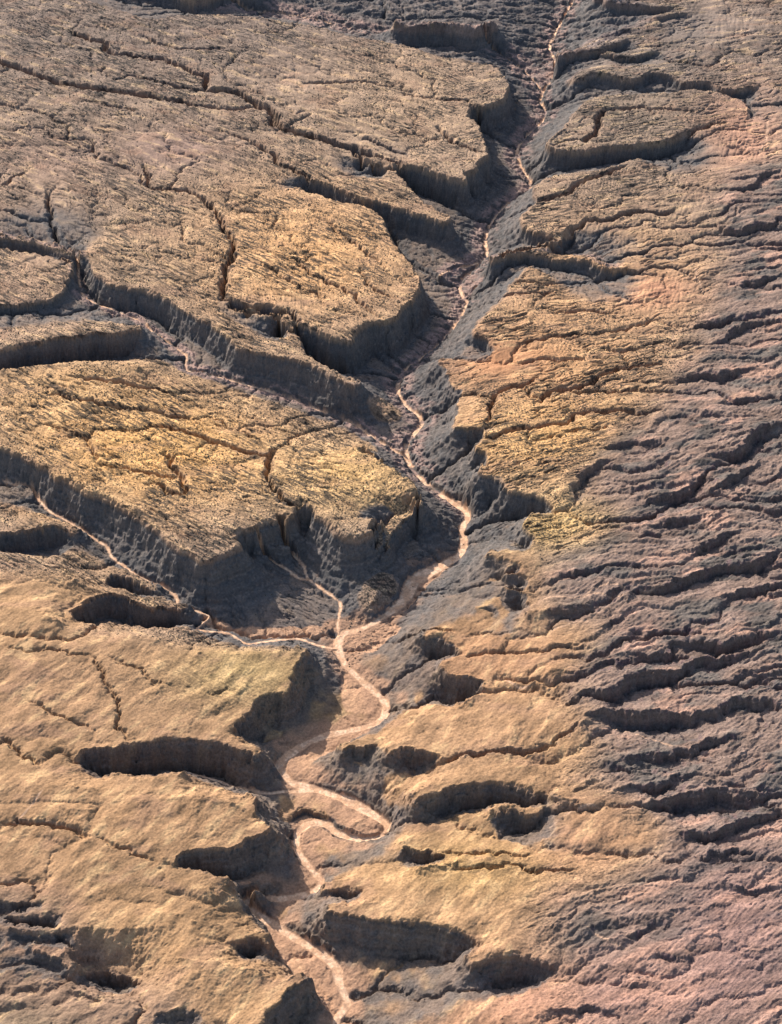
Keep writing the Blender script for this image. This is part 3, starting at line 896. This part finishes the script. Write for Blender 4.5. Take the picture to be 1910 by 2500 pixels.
scrub = np.clip(up * (1 - .75 * (1 - cap)) * (1 - bare * 1.1) * (.55 + .6 * sstep(-.3, .4, fbm(VX / 120, VY / 120, 3, 200))), 0, 1)
scrub = scrub * (1 - steep) * (1 - sand) + .22 * zb + .12 * zl
laccv = samp(lacc, VX, VY)
scrub = np.clip(scrub + .3 * zl * np.clip(kk_, 0, 1) + laccv * .55 * (up + .35 * zl), 0, 1)
joint = np.clip((up + .4 * zl * np.clip(kk_, 0, 1)) * cap * (1 - bare) * sstep(-.35, .3, fbm(VX / 150 + 4, VY / 150, 3, 204)), 0, 1) * (1 - sand)
detail = np.stack([scrub, joint, left * np.ones_like(VX), np.ones_like(VX)], -1).astype(F32)

# ------------------------------------------------------------------ material
def ground_material(name, rough_, bump):
    m = bpy.data.materials.new(name); m.use_nodes = True
    nt = m.node_tree; b = nt.nodes["Principled BSDF"]
    b.inputs["Roughness"].default_value = rough_
    b.inputs["Specular IOR Level"].default_value = 0.1
    at = nt.nodes.new("ShaderNodeAttribute"); at.attribute_name = "rock"
    tc = nt.nodes.new("ShaderNodeTexCoord")
    N = nt.nodes.new; L = nt.links.new
    de = N("ShaderNodeAttribute"); de.attribute_name = "detail"
    sep = N("ShaderNodeSeparateColor"); L(de.outputs["Color"], sep.inputs[0])

    def tex(scale, detail_, roughn, rotz=0.0, stretch=(1, 1, 1)):
        m0 = N("ShaderNodeMapping"); m0.inputs["Rotation"].default_value = (0, 0, rotz)
        mp = N("ShaderNodeMapping"); mp.inputs["Scale"].default_value = stretch
        L(tc.outputs["Object"], m0.inputs["Vector"]); L(m0.outputs[0], mp.inputs["Vector"])
        t = N("ShaderNodeTexNoise"); t.inputs["Scale"].default_value = scale; t.inputs["Detail"].default_value = detail_
        t.inputs["Roughness"].default_value = roughn; L(mp.outputs[0], t.inputs["Vector"])
        return t.outputs[0]

    def ramp(v, a, b, lo, hi):
        mr = N("ShaderNodeMapRange"); mr.inputs[1].default_value = a; mr.inputs[2].default_value = b
        mr.inputs[3].default_value = lo; mr.inputs[4].default_value = hi; L(v, mr.inputs[0]); return mr.outputs[0]

    def mth(op, a, b):
        q = N("ShaderNodeMath"); q.operation = op
        for i, v in enumerate((a, b)):
            if isinstance(v, (int, float)): q.inputs[i].default_value = v
            else: L(v, q.inputs[i])
        return q.outputs[0]

    grain = tex(0.22, 5, .7)
    spots = tex(0.26, 2.5, .6)                 # scrub clumps, 3-5 m
    R_ = math.radians
    jl = tex(1.0, 3, .62, R_(38), (1 / 40, 1 / 7.5, 1 / 30))
    jr = tex(1.0, 3, .62, R_(-16), (1 / 36, 1 / 8, 1 / 30))
    mixn = N("ShaderNodeMix"); mixn.data_type = 'FLOAT'
    L(sep.outputs[2], mixn.inputs[0]); L(jr, mixn.inputs[2]); L(jl, mixn.inputs[3])
    jn = mixn.outputs[0]
    dark1 = mth('MULTIPLY', ramp(spots, .47, .58, 0, 1), sep.outputs[0])
    dark2 = mth('MULTIPLY', ramp(jn, .515, .44, 0, 1), sep.outputs[1])
    k1 = mth('SUBTRACT', 1.0, mth('MULTIPLY', dark1, .58))
    k2 = mth('SUBTRACT', 1.0, mth('MULTIPLY', dark2, .68))
    kk = mth('MULTIPLY', mth('MULTIPLY', k1, k2), ramp(grain, .3, .7, .70, 1.30))
    mx = N("ShaderNodeVectorMath"); mx.operation = 'SCALE'
    L(at.outputs["Color"], mx.inputs[0]); L(kk, mx.inputs["Scale"])
    tint = N("ShaderNodeMix"); tint.data_type = 'RGBA'; tint.inputs[7].default_value = (0.052, 0.050, 0.048, 1)
    L(mth('MULTIPLY', mth('MAXIMUM', dark1, dark2), .45), tint.inputs[0]); L(mx.outputs[0], tint.inputs[6])
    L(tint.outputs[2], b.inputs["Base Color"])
    hgt = mth('ADD', grain, mth('MULTIPLY', mth('MULTIPLY', ramp(jn, .36, .5, 0, 1), sep.outputs[1]), 1.0))
    bp = N("ShaderNodeBump"); bp.inputs["Strength"].default_value = bump; bp.inputs["Distance"].default_value = 2.4
    L(hgt, bp.inputs["Height"]); L(bp.outputs[0], b.inputs["Normal"])
    return m


# ------------------------------------------------------------------ split the sheet by kind of ground
idx = np.arange(nr * nc, dtype=np.int32).reshape(nr, nc)
quads = np.stack([idx[:-1, :-1], idx[:-1, 1:], idx[1:, 1:], idx[1:, :-1]], -1).reshape(-1, 4)
fc = lambda A: A[:-1, :-1].ravel()
kind = np.zeros(len(quads), np.int8)                   # 0 plateau
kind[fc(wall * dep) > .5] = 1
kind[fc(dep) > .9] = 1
kind[fc(zl) > .5] = 2
kind[fc(zb) > .5] = 3
kind[(fc(sand) > .5)] = 4
allco = np.stack([VX, VY, VZ], -1).reshape(-1, 3).astype(F32)
alldet = detail.reshape(-1, 4)
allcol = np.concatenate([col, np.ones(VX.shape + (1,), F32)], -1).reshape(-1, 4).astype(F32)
SPEC = [("slickrock_plateau", "tan jointed slickrock plateau speckled with dark scrub above the canyons", .95, .5),
        ("canyon_walls", "shaded grey canyon walls and talus slopes below the plateau rims", .95, .6),
        ("rolling_hills", "smooth ochre and olive hills around the meanders in the lower part", .95, .5),
        ("badlands", "purple grey and pink badlands cut by ravines along the right side", .95, .5),
        ("dry_riverbed", "pale pink sandy dry wash winding down the canyon", .9, .2)]
for k, (nm, lab, ro, bu_) in enumerate(SPEC):
    q = quads[kind == k]
    used = np.zeros(len(allco), bool); used[q.ravel()] = True
    remap = np.cumsum(used, dtype=np.int32) - 1
    q = remap[q]; co = allco[used]; cc = allcol[used]; cd = alldet[used]
    me = bpy.data.meshes.new(nm)
    me.vertices.add(len(co)); me.vertices.foreach_set("co", co.ravel())
    me.loops.add(q.size); me.loops.foreach_set("vertex_index", q.ravel())
    me.polygons.add(len(q)); me.polygons.foreach_set("loop_start", np.arange(0, q.size, 4, dtype=np.int32))
    me.polygons.foreach_set("use_smooth", np.ones(len(q), bool))
    me.update(calc_edges=True)
    ca = me.color_attributes.new("rock", 'FLOAT_COLOR', 'POINT')
    ca.data.foreach_set("color", cc.ravel())
    ca = me.color_attributes.new("detail", 'FLOAT_COLOR', 'POINT')
    ca.data.foreach_set("color", cd.ravel())
    me.materials.append(ground_material(nm, ro, bu_))
    ob = bpy.data.objects.new(nm, me); scene.collection.objects.link(ob)
    ob["kind"] = "structure"; ob["label"] = lab; ob["category"] = "terrain"

# ------------------------------------------------------------------ desert scrub: low rounded bushes, far too many to count
rg = np.random.default_rng(23)
wgt = (scrub * (up > .5) * (VY > 1500) * (VY < 6300) * (np.abs(VX) < 1800) * (1 - joint * .2)).ravel()
pick = rg.integers(0, wgt.size, 420000)
pick = pick[rg.random(pick.size) < wgt[pick] * .32][:90000]
bx_, by_, bz_ = VX.ravel()[pick], VY.ravel()[pick], VZ.ravel()[pick]
bx_ = bx_ + rg.uniform(-1, 1, pick.size); by_ = by_ + rg.uniform(-1, 1, pick.size)
rad = rg.uniform(.7, 1.7, pick.size) * np.interp(by_, [2000, 5000], [1, 1.5])
base = np.array([[1, 0, .25], [.31, .95, .35], [-.81, .59, .2], [-.81, -.59, .35], [.31, -.95, .25], [0.1, 0, 1.0], [0, 0, -.5]])
tri = np.array([[0, 1, 5], [1, 2, 5], [2, 3, 5], [3, 4, 5], [4, 0, 5], [1, 0, 6], [2, 1, 6], [3, 2, 6], [4, 3, 6], [0, 4, 6]])
th = rg.uniform(0, 6.28, pick.size); c, s_ = np.cos(th), np.sin(th)
jit = rg.uniform(.7, 1.3, (pick.size, 7))
vx = (base[None, :, 0] * c[:, None] - base[None, :, 1] * s_[:, None]) * jit * rad[:, None] + bx_[:, None]
vy = (base[None, :, 0] * s_[:, None] + base[None, :, 1] * c[:, None]) * jit * rad[:, None] + by_[:, None]
vz = base[None, :, 2] * jit * rad[:, None] * 1.1 + bz_[:, None]
co = np.stack([vx, vy, vz], -1).reshape(-1, 3).astype(F32)
fa = (tri[None] + (np.arange(pick.size) * 7)[:, None, None]).reshape(-1, 3).astype(np.int32)
me = bpy.data.meshes.new("desert_scrub")
me.vertices.add(len(co)); me.vertices.foreach_set("co", co.ravel())
me.loops.add(fa.size); me.loops.foreach_set("vertex_index", fa.ravel())
me.polygons.add(len(fa)); me.polygons.foreach_set("loop_start", np.arange(0, fa.size, 3, dtype=np.int32))
me.update(calc_edges=True)
m = bpy.data.materials.new("desert_scrub"); m.use_nodes = True
nt = m.node_tree; b = nt.nodes["Principled BSDF"]
n = nt.nodes.new("ShaderNodeTexNoise"); n.inputs["Scale"].default_value = .05
cr = nt.nodes.new("ShaderNodeValToRGB")
cr.color_ramp.elements[0].color = (.035, .036, .028, 1); cr.color_ramp.elements[1].color = (.075, .066, .048, 1)
tc = nt.nodes.new("ShaderNodeTexCoord")
nt.links.new(tc.outputs["Object"], n.inputs["Vector"]); nt.links.new(n.outputs[0], cr.inputs[0]); nt.links.new(cr.outputs[0], b.inputs["Base Color"])
b.inputs["Roughness"].default_value = 1.0
me.materials.append(m)
ob = bpy.data.objects.new("desert_scrub", me); scene.collection.objects.link(ob)
ob["kind"] = "stuff"; ob["label"] = "dark low desert bushes speckling the tan plateau tops"; ob["category"] = "scrub"
